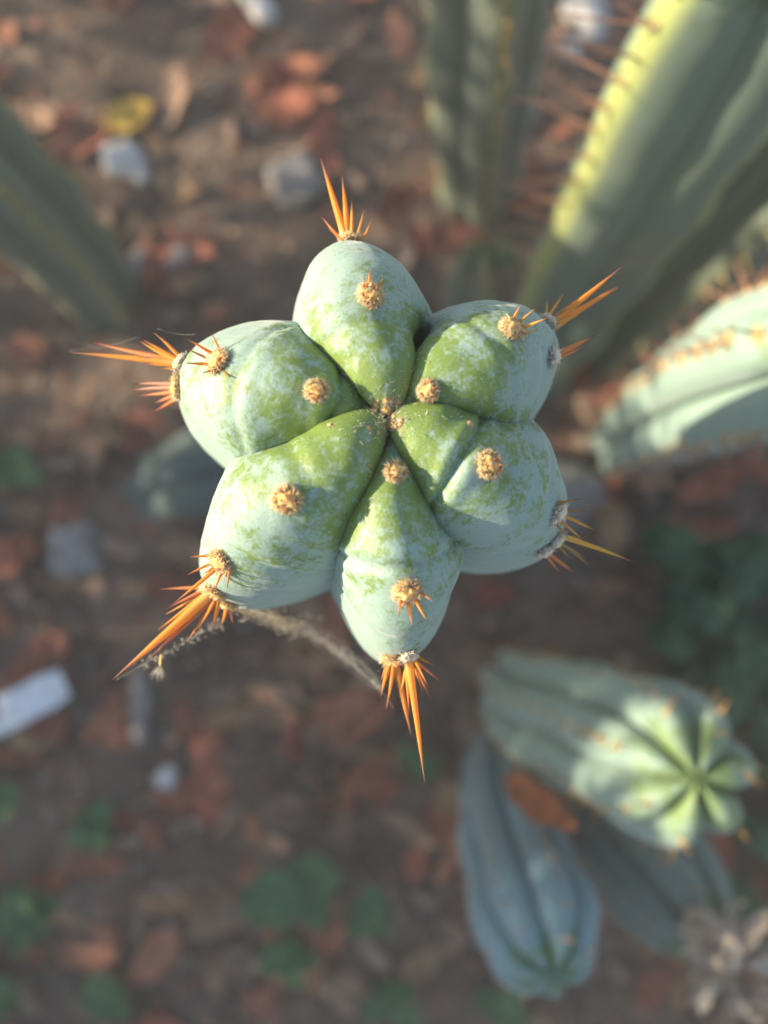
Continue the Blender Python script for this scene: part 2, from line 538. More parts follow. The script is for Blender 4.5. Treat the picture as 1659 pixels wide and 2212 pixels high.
# areoles: rib, pixel, pad radius (mm), pale wool, crease strength, [(base px, tip px, rise, radius mm, kind)]
ARE = [
    ('A', (760, 519), 5.0, 0, 0.4, [((742, 506), (692, 338), -0.10, 1.15, 'spine'), ((750, 505), (739, 376), 0.0, 0.95, 'spine'), ((760, 512), (760, 430), 0.15, 0.7, 'spine_yellow'),
        ((772, 514), (791, 449), 0.1, 0.65, 'spine_yellow'), ((786, 520), (809, 481), 0.1, 0.6, 'spine'), ((734, 516), (688, 467), -0.3, 0.6, 'spine_rust'), ((740, 520), (708, 486), 0.2, 0.45, 'spine')]),
    ('A', (800, 641), 4.6, 0, 0.5, [((786, 634), (782, 595), 0.9, 0.6, 'spine'), ((799, 622), (798, 577), 0.8, 0.6, 'spine'), ((814, 623), (821, 600), 0.9, 0.55, 'spine'), ((803, 640), (797, 628), 1.5, 0.6, 'spine_rust'), ((810, 634), (815, 625), 1.5, 0.6, 'spine')]),
    ('B', (926, 843), 3.8, 0, 0.8, [((926, 838), (934, 838), 1.8, 0.6, 'spine_rust'), ((926, 848), (935, 849), 1.8, 0.55, 'spine_rust'), ((921, 832), (928, 827), 1.5, 0.5, 'spine')]),
    ('B', (1105, 712), 4.5, 0, 0.5, [((1103, 699), (1127, 654), 0.6, 0.6, 'spine'), ((1116, 702), (1157, 658), 0.5, 0.6, 'spine_yellow'), ((1122, 714), (1184, 676), 0.4, 0.65, 'spine_yellow'), ((1118, 726), (1163, 708), 0.4, 0.55, 'spine'), ((1095, 697), (1098, 690), 2.0, 0.5, 'spine_rust')]),
    ('B', (1186, 697), 4.6, 1, 0.3, [((1190, 700), (1345, 578), -0.05, 1.2, 'spine'), ((1192, 708), (1355, 600), -0.30, 1.2, 'spine'), ((1184, 684), (1218, 628), 0.3, 0.6, 'spine_yellow'), ((1180, 680), (1186, 640), 0.3, 0.5, 'spine_yellow'),
        ((1188, 690), (1243, 649), 0.2, 0.55, 'spine_pink'), ((1192, 700), (1258, 680), 0.1, 0.7, 'spine_yellow')]),
    ('B', (1191, 770), 4.5, 1, 0.2, [((1190, 772), (1293, 726), -0.7, 1.1, 'spine_rust'), ((1188, 780), (1262, 757), -0.7, 0.8, 'spine_rust')]),
    ('C', (1055, 1004), 4.8, 0, 1.6, [((1064, 996), (1074, 992), 1.2, 0.6, 'spine'), ((1066, 1005), (1078, 1005), 1.2, 0.6, 'spine'), ((1064, 1014), (1076, 1017), 1.2, 0.6, 'spine'), ((1055, 1000), (1060, 994), 1.8, 0.55, 'spine_rust')]),
    ('C', (1202, 1106), 4.8, 1, 0.4, [((1202, 1088), (1256, 1074), 0.3, 0.55, 'spine_brown'), ((1211, 1101), (1273, 1106), 0.3, 0.55, 'spine_brown'), ((1218, 1114), (1294, 1146), 0.2, 0.6, 'spine_yellow'), ((1211, 1126), (1268, 1165), 0.2, 0.6, 'spine_yellow'), ((1194, 1124), (1230, 1165), 0.3, 0.55, 'spine_brown'), ((1200, 1108), (1206, 1104), 2.0, 0.5, 'spine_brown')]),
    ('C', (1226, 1178), 4.4, 1, 0.2, [((1228, 1168), (1380, 1209), -0.2, 0.95, 'spine_yellow'), ((1226, 1182), (1290, 1224), -0.6, 0.7, 'spine_brown'), ((1222, 1186), (1239, 1210), -0.6, 0.7, 'spine_brown'), ((1228, 1172), (1282, 1166), -0.4, 0.5, 'spine_brown'), ((1224, 1185), (1268, 1200), -0.8, 0.8, 'spine_brown')]),
    ('C', (1196, 1212), 4.2, 1, 0.0, [((1198, 1214), (1245, 1246), -1.3, 0.8, 'spine_rust'), ((1194, 1216), (1212, 1248), -1.3, 0.8, 'spine_rust')]),
    ('D', (853, 1021), 4.0, 0, 0.25, [((853, 1018), (856, 1026), 1.6, 0.55, 'spine'), ((862, 1018), (868, 1022), 1.5, 0.5, 'spine')]),
    ('D', (881, 1275), 5.0, 0, 1.0, [((867, 1289), (856, 1337), 0.6, 0.6, 'spine'), ((880, 1293), (889, 1361), 0.5, 0.65, 'spine'), ((894, 1289), (920, 1350), 0.5, 0.65, 'spine'), ((903, 1275), (937, 1301), 0.6, 0.55, 'spine'), ((874, 1268), (868, 1274), 1.6, 0.55, 'spine_rust')]),
    ('D', (880, 1413), 4.8, 1, 0.4, [((880, 1414), (922, 1692), -0.02, 1.25, 'spine'), ((870, 1414), (853, 1450), 0.4, 0.5, 'spine'), ((880, 1420), (873, 1508), 0.2, 0.75, 'spine_yellow'), ((888, 1418), (923, 1510), 0.2, 0.6, 'spine'),
        ((893, 1414), (943, 1447), 0.3, 0.6, 'spine_yellow'), ((895, 1418), (926, 1485), 0.2, 0.55, 'spine'), ((896, 1424), (955, 1484), -0.2, 0.6, 'spine_rust'), ((884, 1418), (912, 1640), -0.15, 1.0, 'spine_yellow'), ((876, 1418), (884, 1545), 0.05, 0.7, 'spine'), ((890, 1420), (934, 1530), -0.1, 0.55, 'spine_rust')]),
    ('D', (850, 1444), 4.6, 0, 0.0, [((852, 1440), (889, 1592), -0.45, 1.1, 'spine'), ((846, 1442), (813, 1510), -0.3, 0.9, 'spine'), ((852, 1444), (842, 1537), -0.3, 0.95, 'spine'), ((843, 1442), (818, 1474), -0.5, 0.8, 'spine_rust')]),
    ('E', (621, 1078), 5.0, 0, 0.35, [((611, 1082), (603, 1092), 1.2, 0.6, 'spine_rust'), ((620, 1086), (617, 1098), 1.2, 0.6, 'spine_rust'), ((628, 1078), (634, 1086), 1.4, 0.55, 'spine_rust'), ((616, 1072), (611, 1077), 1.6, 0.5, 'spine')]),
    ('E', (479, 1212), 5.0, 0, 0.6, [((466, 1198), (405, 1206), 0.3, 0.6, 'spine'), ((466, 1212), (398, 1243), 0.3, 0.65, 'spine'), ((478, 1214), (438, 1247), 0.5, 0.6, 'spine'), ((472, 1224), (376, 1309), 0.1, 0.75, 'spine'), ((482, 1228), (460, 1283), 0.4, 0.6, 'spine'), ((497, 1224), (490, 1276), 0.5, 0.55, 'spine_rust')]),
    ('E', (456, 1286), 5.0, 0, 0.3, [((450, 1288), (250, 1470), -0.06, 1.5, 'spine'), ((455, 1292), (300, 1438), -0.30, 1.3, 'spine'), ((460, 1296), (330, 1424), -0.45, 1.1, 'spine_rust'), ((452, 1290), (285, 1425), -0.2, 0.9, 'spine_yellow'), ((466, 1298), (405, 1395), -0.35, 0.9, 'spine'), ((448, 1284), (340, 1335), -0.1, 0.7, 'spine_yellow'), ((446, 1282), (328, 1373), -0.1, 0.85, 'spine'), ((450, 1270), (348, 1268), -0.2, 0.85, 'spine_rust'), ((444, 1276), (357, 1316), 0.0, 0.7, 'spine_rust'),
        ((458, 1294), (392, 1352), -0.2, 0.9, 'spine'), ((464, 1296), (434, 1362), 0.0, 0.7, 'spine'), ((470, 1296), (456, 1366), -0.2, 0.8, 'spine'), ((476, 1292), (462, 1340), -0.3, 0.7, 'spine')]),
    ('E', (492, 1300), 4.2, 0, 0.0, [((492, 1302), (482, 1356), -0.6, 0.8, 'spine'), ((497, 1302), (496, 1345), -0.7, 0.8, 'spine_rust')]),
    ('F', (684, 844), 4.0, 0, 1.05, [((680, 846), (672, 850), 1.6, 0.5, 'spine_rust'), ((684, 838), (676, 838), 1.6, 0.5, 'spine_rust'), ((690, 850), (686, 857), 1.6, 0.5, 'spine')]),
    ('F', (474, 782), 4.8, 0, 0.5, [((461, 766), (401, 723), 0.5, 0.6, 'spine'), ((478, 762), (456, 718), 0.7, 0.55, 'spine'), ((455, 777), (396, 755), 0.5, 0.55, 'spine_rust'), ((458, 788), (397, 780), 0.5, 0.6, 'spine'), ((470, 798), (431, 801), 0.6, 0.5, 'spine_rust'), ((484, 804), (496, 815), 0.9, 0.45, 'spine_brown')]),
    ('F', (384, 782), 4.8, 1, 0.3, [((380, 782), (150, 757), -0.15, 1.2, 'spine'), ((384, 772), (340, 710), 0.1, 0.8, 'spine'), ((381, 777), (300, 727), 0.1, 0.85, 'spine'), ((379, 779), (285, 738), 0.0, 0.85, 'spine_yellow'),
        ((379, 783), (296, 768), -0.1, 0.8, 'spine_pink'), ((378, 788), (308, 784), -0.1, 0.75, 'spine'), ((380, 794), (342, 797), 0.2, 0.6, 'spine_yellow'), ((380, 776), (187, 746), -0.35, 1.0, 'spine_rust')]),
    ('F', (375, 836), 4.6, 0, 0.0, [((378, 830), (283, 822), -0.4, 1.0, 'spine_pink'), ((380, 838), (282, 834), -0.5, 1.0, 'spine_pink'), ((382, 846), (306, 858), -0.7, 0.9, 'spine_rust'), ((384, 852), (338, 870), -0.8, 0.8, 'spine_rust'), ((386, 858), (340, 889), -1.0, 0.8, 'spine_rust')]),
]

def build_cactus():
    root = empty('columnar_cactus', STEM_BASE)
    tag(root, 'sharp six-ribbed pale green cactus tip with waxy bloom and orange spines', 'cactus')
    first, trees = {}, {}
    for rib in RIBS:
        v, f, *_ , na = rib_surface(rib)
        first[rib[0]] = v
        trees[rib[0]] = BVHTree.FromPolygons(v, f)
    eye = Vector((0, 0, CAM_H))
    creases = {r[0]: [] for r in RIBS}
    for key, px, rad, pale, cr, spines in ARE:
        hit = trees[key].ray_cast(eye, ray(*px))[0]
        if hit is None:
            hit = trees[key].find_nearest(P(px[0], px[1], 0.605))[0]
        k = min(range(len(first[key])), key=lambda i: (first[key][i] - hit).length_squared)
        if cr:
            creases[key].append((k // 49 - 6.5, 0.0011 * cr, 1.5 if cr < 1 else 1.25, 0.28 if cr < 0.9 else -0.1))
    bv, bf = [], []
    for rib in RIBS:
        v, f, age, flank, side_, na = rib_surface(rib, creases[rib[0]])
        o = mesh_obj('rib', v, f, M['skin'], root, origin=STEM_BASE)
        for nm, arr in (('age', age), ('flank', flank), ('side', side_)):
            at = o.data.attributes.new(nm, 'FLOAT', 'POINT')
            at.data.foreach_set('value', arr)
        trees[rib[0]] = BVHTree.FromPolygons(v, f)
        off = len(bv)
        bv += v
        bf += [tuple(i + off for i in q) for q in f]
    full = BVHTree.FromPolygons(bv, bf)
    # the woody core the ribs grow on
    cv, cf = [], []
    for j in range(13):
        f = j / 12
        c = Vector((APEX.x, APEX.y, APEX.z - 0.007)).lerp(Vector((APEX.x, APEX.y, STEM_BASE.z - 0.01)), f) + LEAN * f ** 1.6
        r = 0.007 + 0.026 * min(1, f * 11)
        for i in range(18):
            a = 2 * math.pi * i / 18
            cv.append(c + Vector((math.cos(a), math.sin(a), 0)) * r)
    cf = [(j * 18 + i, (j + 1) * 18 + i, (j + 1) * 18 + (i + 1) % 18, j * 18 + (i + 1) % 18) for j in range(12) for i in range(18)]
    cf.append(tuple(range(18)))
    core = mesh_obj('core', cv, cf, M['skin'], root, origin=STEM_BASE)
    B = Matrix.Translation(STEM_BASE)
    # areoles with their spines
    for n_, (key, px, rad, pale, cr, spines) in enumerate(ARE):
        loc, nor, _, _ = trees[key].ray_cast(eye, ray(*px))
        if loc is None:
            loc, nor, _, _ = trees[key].find_nearest(P(px[0], px[1], 0.605))
        W = align(loc - nor * 0.0010, nor, rad * 0.001 * 1.02, rnd(0, 6))
        a = link('areole', (WOOL_PALE if pale else WOOL)[n_ % (2 if pale else 4)], root, B.inverted() @ W)
        for b_px, t_px, rise, r_, kind in spines:
            h = trees[key].ray_cast(eye, ray(*b_px))[0]
            if h is None or (h - loc).length > 0.012:
                h = loc + (P(b_px[0], b_px[1], loc.z) - P(px[0], px[1], loc.z)) * 0.8
            flat = (P(t_px[0], t_px[1], h.z) - P(b_px[0], b_px[1], h.z)).length
            if rise >= 1.2:
                flat = min(flat, 0.0022)
            tip = P(t_px[0], t_px[1], h.z + rise * flat)
            base = h - (tip - h).normalized() * 0.0015
            if (tip - base).length < 0.0050:
                tip = base + (tip - base).normalized() * 0.0055
            spine_between(a, W, base, tip, r_ * 0.001 * (1.05 if r_ >= 0.9 else 0.95), kind)
    # small woolly tufts in the growing point
    for px, rad in (((834, 886), 2.3), ((851, 921), 2.2), ((797, 926), 1.2), ((845, 866), 1.3), ((712, 918), 1.2), ((815, 935), 1.2), ((1016, 916), 1.5), *[((838 + rnd(-34, 34), 898 + rnd(-34, 34)), rnd(0.9, 1.7)) for _ in range(12)]):
        loc, nor, _, _ = full.ray_cast(eye, ray(*px))
        W = align(loc, nor, rad * 0.001 * 0.8, rnd(0, 6))
        tf = link('wool_tuft', WOOL[random.randrange(4)], root, B.inverted() @ W)
        for _ in range(2):
            d = (nor * 0.6 + rvec(0.7)).normalized()
            spine_between(tf, W, loc, loc + d * rnd(0.0022, 0.0040), rnd(0.00018, 0.0003), random.choice(('spine_yellow', 'spine_brown', 'spine_pink')))
    # loose fibres and flecks of wool round the growing point and along the furrows
    fv, ff = [], []
    def fibre(p, n, L, w):
        d = (rvec() + n * 0.5).normalized()
        s = d.orthogonal().normalized()
        u = d.cross(s)
        q0 = len(fv)
        pts = [p, p + d * L * 0.5 + s * L * rnd(-0.3, 0.3), p + d * L + u * L * rnd(-0.5, 0.5)]
        for i, c in enumerate(pts):
            ww = w * (1 - i * 0.35)
            for q in (0, 2.09, 4.19):
                fv.append(c + (s * math.cos(q) + u * math.sin(q)) * ww)
        for i in range(2):
            for k in range(3):
                ff.append((q0 + i * 3 + k, q0 + i * 3 + (k + 1) % 3, q0 + i * 3 + 3 + (k + 1) % 3, q0 + i * 3 + 3 + k))
        ff.append((q0 + 6, q0 + 7, q0 + 8))
    for _ in range(900):
        r = abs(random.gauss(0, 1)) * 75
        a = rnd(0, 6.283)
        if random.random() < 0.45:
            rib = random.choice(RIBS)
            a = -R(rib[1] + 31) + rnd(-0.05, 0.05)
            r = abs(random.gauss(0, 1)) * 120
        h, nor, _, _ = full.ray_cast(eye, ray(838 + r * math.cos(a), 900 + r * math.sin(a)))
        if h is None:
            continue
        fibre(h, nor, rnd(0.0006, 0.0020), rnd(0.00007, 0.00014))
    for _ in range(260):
        h, nor, _, _ = full.ray_cast(eye, ray(838 + random.gauss(0, 26), 900 + random.gauss(0, 26)))
        if h is not None:
            fibre(h, nor, rnd(0.0012, 0.0030), rnd(0.00005, 0.00010))
    for _ in range(260):
        a, r = rnd(0, 6.283), rnd(60, 420)
        h, nor, _, _ = full.ray_cast(eye, ray(838 + r * math.cos(a), 960 + r * math.sin(a)))
        if h is not None:
            fibre(h, nor, rnd(0.0003, 0.0007), rnd(0.00005, 0.00013))
    fz = mesh_obj('wool_fibres', fv, ff, M['fuzz'], root, origin=STEM_BASE)
    tag(fz, kind='stuff')
    return full
TREE = build_cactus()

# ------------------------------------------------------------------ other cactus columns
def ribbed_stem(name, label, pts, rad, nribs, mat, deep=0.42, phase=0.0, tip=1.3, spacing=0.022, pad=0.0035, nspine=3, slen=0.010, smat='spine_pink', base_taper=0.85, group=None, spine_bias=None, areole_from=0.1, sharp=0.96, face=None):
    """a column through the world points pts (base first, growing tip last)"""
    base = Vector(pts[0])
    root = empty(name, base)
    tag(root, label, 'cactus', group)
    N = 64
    path = [Vector(p) for p in catmull([tuple(p) for p in pts], N)]
    tans = [(path[min(i + 1, N)] - path[max(i - 1, 0)]).normalized() for i in range(N + 1)]
    x = tans[0].orthogonal().normalized()
    frames = []
    for i in range(N + 1):
        x = (x - tans[i] * x.dot(tans[i])).normalized()
        frames.append((x.copy(), tans[i].cross(x)))
    if face is not None:
        fx, fy = frames[N // 2]
        phase = math.atan2(Vector(face).dot(fy), Vector(face).dot(fx))
    arc = [0.0]
    for i in range(N):
        arc.append(arc[-1] + (path[i + 1] - path[i]).length)
    L = arc[-1]
    tl = rad * tip
    # resample rows, denser towards the tip
    rows = []
    for k in range(46):
        rows.append((L - tl) * k / 46)
    for k in range(29):
        rows.append(L - tl + tl * math.sin(math.pi / 2 * k / 28))
    def at(s):
        i = 0
        while i < N - 1 and arc[i + 1] < s:
            i += 1
        f = (s - arc[i]) / max(1e-9, arc[i + 1] - arc[i])
        return path[i].lerp(path[i + 1], f), tans[i].lerp(tans[i + 1], f).normalized(), frames[i][0].lerp(frames[i + 1][0], f).normalized(), frames[i][1].lerp(frames[i + 1][1], f).normalized()
    def radius(s):
        r = rad * (base_taper + (1 - base_taper) * min(1, s / (L * 0.5)))
        if s > L - tl:
            q = (s - (L - tl)) / tl
            r *= math.sqrt(max(0.0008, 1 - q ** 2.3))
        return r * (1 + 0.035 * math.sin(s * 60 + phase * 3))
    def surf(s, ang, w):
        c, t, ex, ey = at(s)
        r = radius(s)
        q = max(0, (s - (L - tl)) / tl)
        d = ex * math.cos(ang) + ey * math.sin(ang)
        k = 1 - deep * (1 - math.sqrt(max(0, 1 - sharp * w * w)))
        if sharp < 0.9:
            k = 1 - deep * 0.64 * (abs(w) ** 1.15 if abs(w) > 0.12 else 0.5 * abs(w) + 3.0 * w * w)
        return c + d * (r * k) - t * (rad * 0.32 * deep * 2 * (1 - math.sqrt(max(0, 1 - sharp * w * w))) * q) - t * rad * 0.10 * max(0, (q - 0.8) / 0.2) ** 2
    na = 15
    for n_ in range(nribs):
        mid = phase + 2 * math.pi * n_ / nribs
        verts, age, flank = [], [], []
        for s in rows:
            for i in range(na):
                w = -1 + 2 * i / (na - 1)
                w = math.copysign(abs(w) ** 0.8, w)
                p = surf(s, mid + w * math.pi / nribs, w)
                p += (p - at(s)[0]) * (0.05 * noise.noise(p * 22))
                verts.append(p)
                age.append(min(1.3, (L - s) / (rad * 1.1)))
                flank.append(abs(w))
        faces = [(j * na + i, j * na + i + 1, (j + 1) * na + i + 1, (j + 1) * na + i) for j in range(len(rows) - 1) for i in range(na - 1)]
        o = mesh_obj('rib', verts, faces, mat, root, origin=base)
        for nm, arr in (('age', age), ('flank', flank)):
            o.data.attributes.new(nm, 'FLOAT', 'POINT').data.foreach_set('value', arr)
    B = Matrix.Translation(base)
    eye = Vector((0, 0, CAM_H))
    for n_ in range(nribs):
        mid = phase + 2 * math.pi * n_ / nribs
        s = L - rad * 0.25 - spacing * 0.4 * (n_ % 3)
        k = 0
        while s > L * areole_from:
            p = surf(s, mid, 0)
            up = surf(s + 0.002, mid, 0) - surf(s - 0.002, mid, 0)
            c, t, ex, ey = at(s)
            tang = -ex * math.sin(mid) + ey * math.cos(mid)
            nor = tang.cross(up).normalized()
            if nor.dot((eye - p).normalized()) > -0.25:
                W = align(p - nor * pad * 0.1, nor, pad * rnd(0.85, 1.15), rnd(0, 6))
                a = link('areole', PAD[k % 2], root, B.inverted() @ W)
                for m in range(nspine if L - s > rad * 0.5 else 1):
                    d = (nor * rnd(0.7, 1.3) + tang * rnd(-0.9, 0.9) + t * rnd(-0.6, 0.7))
                    if spine_bias:
                        d = d * 0.5 + Vector(spine_bias)
                    ln = slen * (rnd(0.5, 1.1) if m else rnd(1.0, 1.7))
                    spine_between(a, W, p, p + d.normalized() * ln, 0.0007 if m else 0.00095, smat)
            k += 1
            s -= spacing * (0.75 if L - s < rad * 2 else 1.0) * rnd(0.9, 1.1)
    return root

# right-hand column, tall, sunlit on its upper part, leaving the picture
ribbed_stem('columnar_cactus', 'sunlit pale green column with orange areoles right of the sharp cactus tip',
            [G(1350, 960, -0.01), P(1440, 895, 0.20), P(1585, 822, 0.36), P(1860, 738, 0.49)], 0.043, 5, M['skin_pale'],
            deep=0.50, face=(-0.48, -0.87, 0), spacing=0.026, pad=0.0075, nspine=3, slen=0.016, smat='spine_pink')
# thick stem at the lower right with the sunlit growing tip
ribbed_stem('columnar_cactus', 'thick blue green stem with sunlit growing tip above the weeds',
            [G(1120, 1490, -0.01), P(1170, 1535, 0.15), P(1290, 1580, 0.26), P(1440, 1648, 0.335), P(1512, 1688, 0.392)], 0.048, 7, M['skin_pale'],
            deep=0.50, phase=0.2, spacing=0.022, pad=0.0046, nspine=1, slen=0.010, smat='spine_brown')
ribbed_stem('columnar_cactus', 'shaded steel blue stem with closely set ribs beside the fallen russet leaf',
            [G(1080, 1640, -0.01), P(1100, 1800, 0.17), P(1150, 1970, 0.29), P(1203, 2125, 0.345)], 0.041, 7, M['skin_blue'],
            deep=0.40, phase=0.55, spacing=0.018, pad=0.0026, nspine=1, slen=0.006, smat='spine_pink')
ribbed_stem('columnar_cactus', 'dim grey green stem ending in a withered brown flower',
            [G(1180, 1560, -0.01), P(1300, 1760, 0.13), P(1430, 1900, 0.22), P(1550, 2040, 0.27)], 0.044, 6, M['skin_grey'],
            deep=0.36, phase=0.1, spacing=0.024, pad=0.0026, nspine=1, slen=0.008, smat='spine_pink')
# dark old columns at the top of the picture
ribbed_stem('columnar_cactus', 'dark ribbed column with sunlight tinted into its crest and long pinkish spines',
            [G(1130, 790, -0.01), P(1258, 570, 0.16), P(1435, 270, 0.34), P(1725, -230, 0.50)], 0.056, 3, M['skin_sun_tinted'],
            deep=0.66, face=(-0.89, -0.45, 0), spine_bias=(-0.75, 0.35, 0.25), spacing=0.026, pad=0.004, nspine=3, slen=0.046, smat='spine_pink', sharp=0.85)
ribbed_stem('columnar_cactus', 'dark olive column standing close behind the one with the sun tinted crest',
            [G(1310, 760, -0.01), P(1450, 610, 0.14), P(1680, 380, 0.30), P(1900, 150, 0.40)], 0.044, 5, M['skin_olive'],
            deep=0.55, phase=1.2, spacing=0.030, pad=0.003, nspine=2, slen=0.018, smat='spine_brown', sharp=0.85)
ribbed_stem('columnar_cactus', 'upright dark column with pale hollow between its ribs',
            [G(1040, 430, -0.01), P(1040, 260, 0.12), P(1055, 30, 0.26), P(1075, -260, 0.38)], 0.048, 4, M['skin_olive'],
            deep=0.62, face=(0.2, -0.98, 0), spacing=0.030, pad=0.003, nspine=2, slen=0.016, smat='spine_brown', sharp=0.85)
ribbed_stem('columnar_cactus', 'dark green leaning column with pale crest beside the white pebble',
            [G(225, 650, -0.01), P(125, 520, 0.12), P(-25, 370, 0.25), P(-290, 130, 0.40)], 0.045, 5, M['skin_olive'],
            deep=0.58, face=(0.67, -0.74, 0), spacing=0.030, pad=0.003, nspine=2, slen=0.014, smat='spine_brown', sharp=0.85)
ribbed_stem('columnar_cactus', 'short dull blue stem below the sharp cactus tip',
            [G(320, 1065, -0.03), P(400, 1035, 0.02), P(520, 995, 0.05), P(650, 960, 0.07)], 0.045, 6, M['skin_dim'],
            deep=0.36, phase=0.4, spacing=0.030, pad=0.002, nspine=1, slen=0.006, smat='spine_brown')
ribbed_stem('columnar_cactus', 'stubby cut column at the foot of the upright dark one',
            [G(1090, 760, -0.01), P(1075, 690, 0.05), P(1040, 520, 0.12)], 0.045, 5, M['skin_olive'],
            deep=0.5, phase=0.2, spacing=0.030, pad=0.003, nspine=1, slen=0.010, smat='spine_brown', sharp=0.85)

# ------------------------------------------------------------------ litter
def leaf_grid(L, W, curl, fold, seed, nx=9, ny=5, pointy=1.0, wave=0.0):
    rs = random.Random(seed)
    v, f = [], []
    ph = rs.uniform(0, 6)
    for i in range(nx):
        t = i / (nx - 1)
        w = W * 0.5 * (math.sin(math.pi * t ** 0.85) ** (0.75 * pointy)) + 0.0004
        for j in range(ny):
            s = -1 + 2 * j / (ny - 1)
            x = (t - 0.5) * L
            y = s * w * (1 + 0.12 * math.sin(t * 17 + seed))
            z = fold * abs(s) * w + curl * L * (4 * (t - 0.5) ** 2) + wave * L * math.sin(t * 9 + ph + s * 2) * (0.3 + abs(s))
            y += 0.05 * L * math.sin(t * 3 + ph)
            v.append((x, y, z))
    zmin = min(p[2] for p in v)
    v = [(x, y, z - zmin) for x, y, z in v]
    f = [(i * ny + j, (i + 1) * ny + j, (i + 1) * ny + j + 1, i * ny + j + 1) for i in range(nx - 1) for j in range(ny - 1)]
    return v, f

def leaf_data(name, mat, **kw):
    v, f = leaf_grid(**kw)
    me = bpy.data.meshes.new(name)
    me.from_pydata(v, [], f)
    me.materials.append(mat)
    me.polygons.foreach_set('use_smooth', [True] * len(me.polygons))
    return me

LEAF = {}
for key, mat in (('russet', 'leaf_russet'), ('brown', 'leaf_brown'), ('tan', 'leaf_tan')):
    LEAF[key] = [leaf_data('dry_leaf_' + key, M[mat], L=0.05, W=0.020, curl=0.10, fold=0.35, seed=1, wave=0.02),
                 leaf_data('dry_leaf_' + key, M[mat], L=0.046, W=0.026, curl=0.05, fold=-0.30, seed=2, wave=0.03),
                 leaf_data('dry_leaf_' + key, M[mat], L=0.058, W=0.018, curl=0.16, fold=0.5, seed=3, wave=0.02),
                 leaf_data('dry_leaf_' + key, M[mat], L=0.040, W=0.028, curl=0.12, fold=0.2, seed=4, wave=0.05)]

def lay(name, me, p, size, spin, tilt=0.25, label=None, cat=None, group=None):
    o = link(name, me)
    o.matrix_basis = Matrix.Translation(p) @ Matrix.Rotation(rnd(-tilt, tilt), 4, 'X') @ Matrix.Rotation(rnd(-tilt, tilt), 4, 'Y') @ Matrix.Rotation(spin, 4, 'Z') @ Matrix.Scale(size, 4)
    return tag(o, label, cat, group)

LAB = {'russet': ('russet dry leaf lying in the mulch', 'russet dry leaves on the soil'),
       'brown': ('dull brown curled leaf lying in the mulch', 'brown dry leaves on the soil'),
       'tan': ('pale tan dry leaf lying in the mulch', 'tan dry leaves on the soil')}
taken = []
def free(p, d):
    for q in taken:
        if (q - p).length < d:
            return False
    taken.append(p.copy())
    return True

def scatter_leaves():
    for kind, n in (('russet', 185), ('brown', 90), ('tan', 40)):
        lab, grp = LAB[kind]
        c = 0
        for _ in range(n * 14):
            if c >= n:
                break
            u, v = rnd(-60, 1720), rnd(-60, 2270)
            if u > 1200 and 1150 < v < 1500 and random.random() < 0.7:
                continue
            p = G(u, v)
            if noise.noise(Vector((p.x * 7, p.y * 7, 2.0))) < rnd(-0.35, 0.25):
                continue
            if not free(p, 0.015):
                continue
            lay('dry_leaf', LEAF[kind][random.randrange(4)], p + Vector((0, 0, rnd(-0.001, 0.004))), rnd(0.55, 1.65), rnd(0, 6.28), 0.3, lab, 'leaf', grp)
            c += 1
scatter_leaves()

tag(lay('yellow_leaf', leaf_data('yellow_leaf', M['leaf_yellow'], L=0.055, W=0.034, curl=0.06, fold=0.15, seed=9, pointy=0.8), G(285, 262, 0.012), 1.0, R(22), 0.05),
    'bright yellow fallen leaf on the mulch', 'leaf')
tag(lay('russet_leaf', leaf_data('russet_leaf', M['leaf_orange'], L=0.058, W=0.022, curl=0.10, fold=0.35, seed=11), P(1165, 1725, 0.292), 1.0, R(-33), 0.05),
    'orange russet leaf caught between two cactus stems', 'leaf')

def chip_mesh(seed):
    rs = random.Random(seed)
    bm = bmesh.new()
    bmesh.ops.create_cube(bm, size=1.0)
    bmesh.ops.subdivide_edges(bm, edges=bm.edges, cuts=1)
    for w in bm.verts:
        w.co = Vector((w.co.x * 0.034 * (1 - 0.5 * abs(w.co.y)), w.co.y * 0.012, w.co.z * 0.005)) + Vector((rs.uniform(-1, 1) * 0.003, rs.uniform(-1, 1) * 0.002, rs.uniform(-1, 1) * 0.0012))
    me = bpy.data.meshes.new('bark_chip')
    bm.to_mesh(me); bm.free()
    me.materials.append(M['chip'])
    return me
CHIP = [chip_mesh(s) for s in range(4)]
c = 0
for _ in range(900):
    if c >= 90:
        break
    p = G(rnd(-60, 1720), rnd(-60, 2270))
    if free(p, 0.018):
        lay('bark_chip', CHIP[c % 4], p + Vector((0, 0, 0.002)), rnd(0.6, 1.3), rnd(0, 6.28), 0.35, 'small brown bark chip lying in the mulch', 'bark chip', 'bark chips on the soil')
        c += 1

def rock_mesh(name, mat, seed, sx, sy, sz):
    bm = bmesh.new()
    bmesh.ops.create_icosphere(bm, subdivisions=3, radius=1.0)
    for w in bm.verts:
        d = w.co.normalized()
        k = 1 + 0.42 * noise.noise(d * 1.6 + Vector((seed * 3.1, 0, 0))) + 0.10 * noise.noise(d * 5 + Vector((0, seed, 0)))
        w.co = Vector((d.x * sx * k, d.y * sy * k, d.z * sz * k))
    me = bpy.data.meshes.new(name)
    bm.to_mesh(me); bm.free()
    me.materials.append(mat)
    me.polygons.foreach_set('use_smooth', [True] * len(me.polygons))
    return me

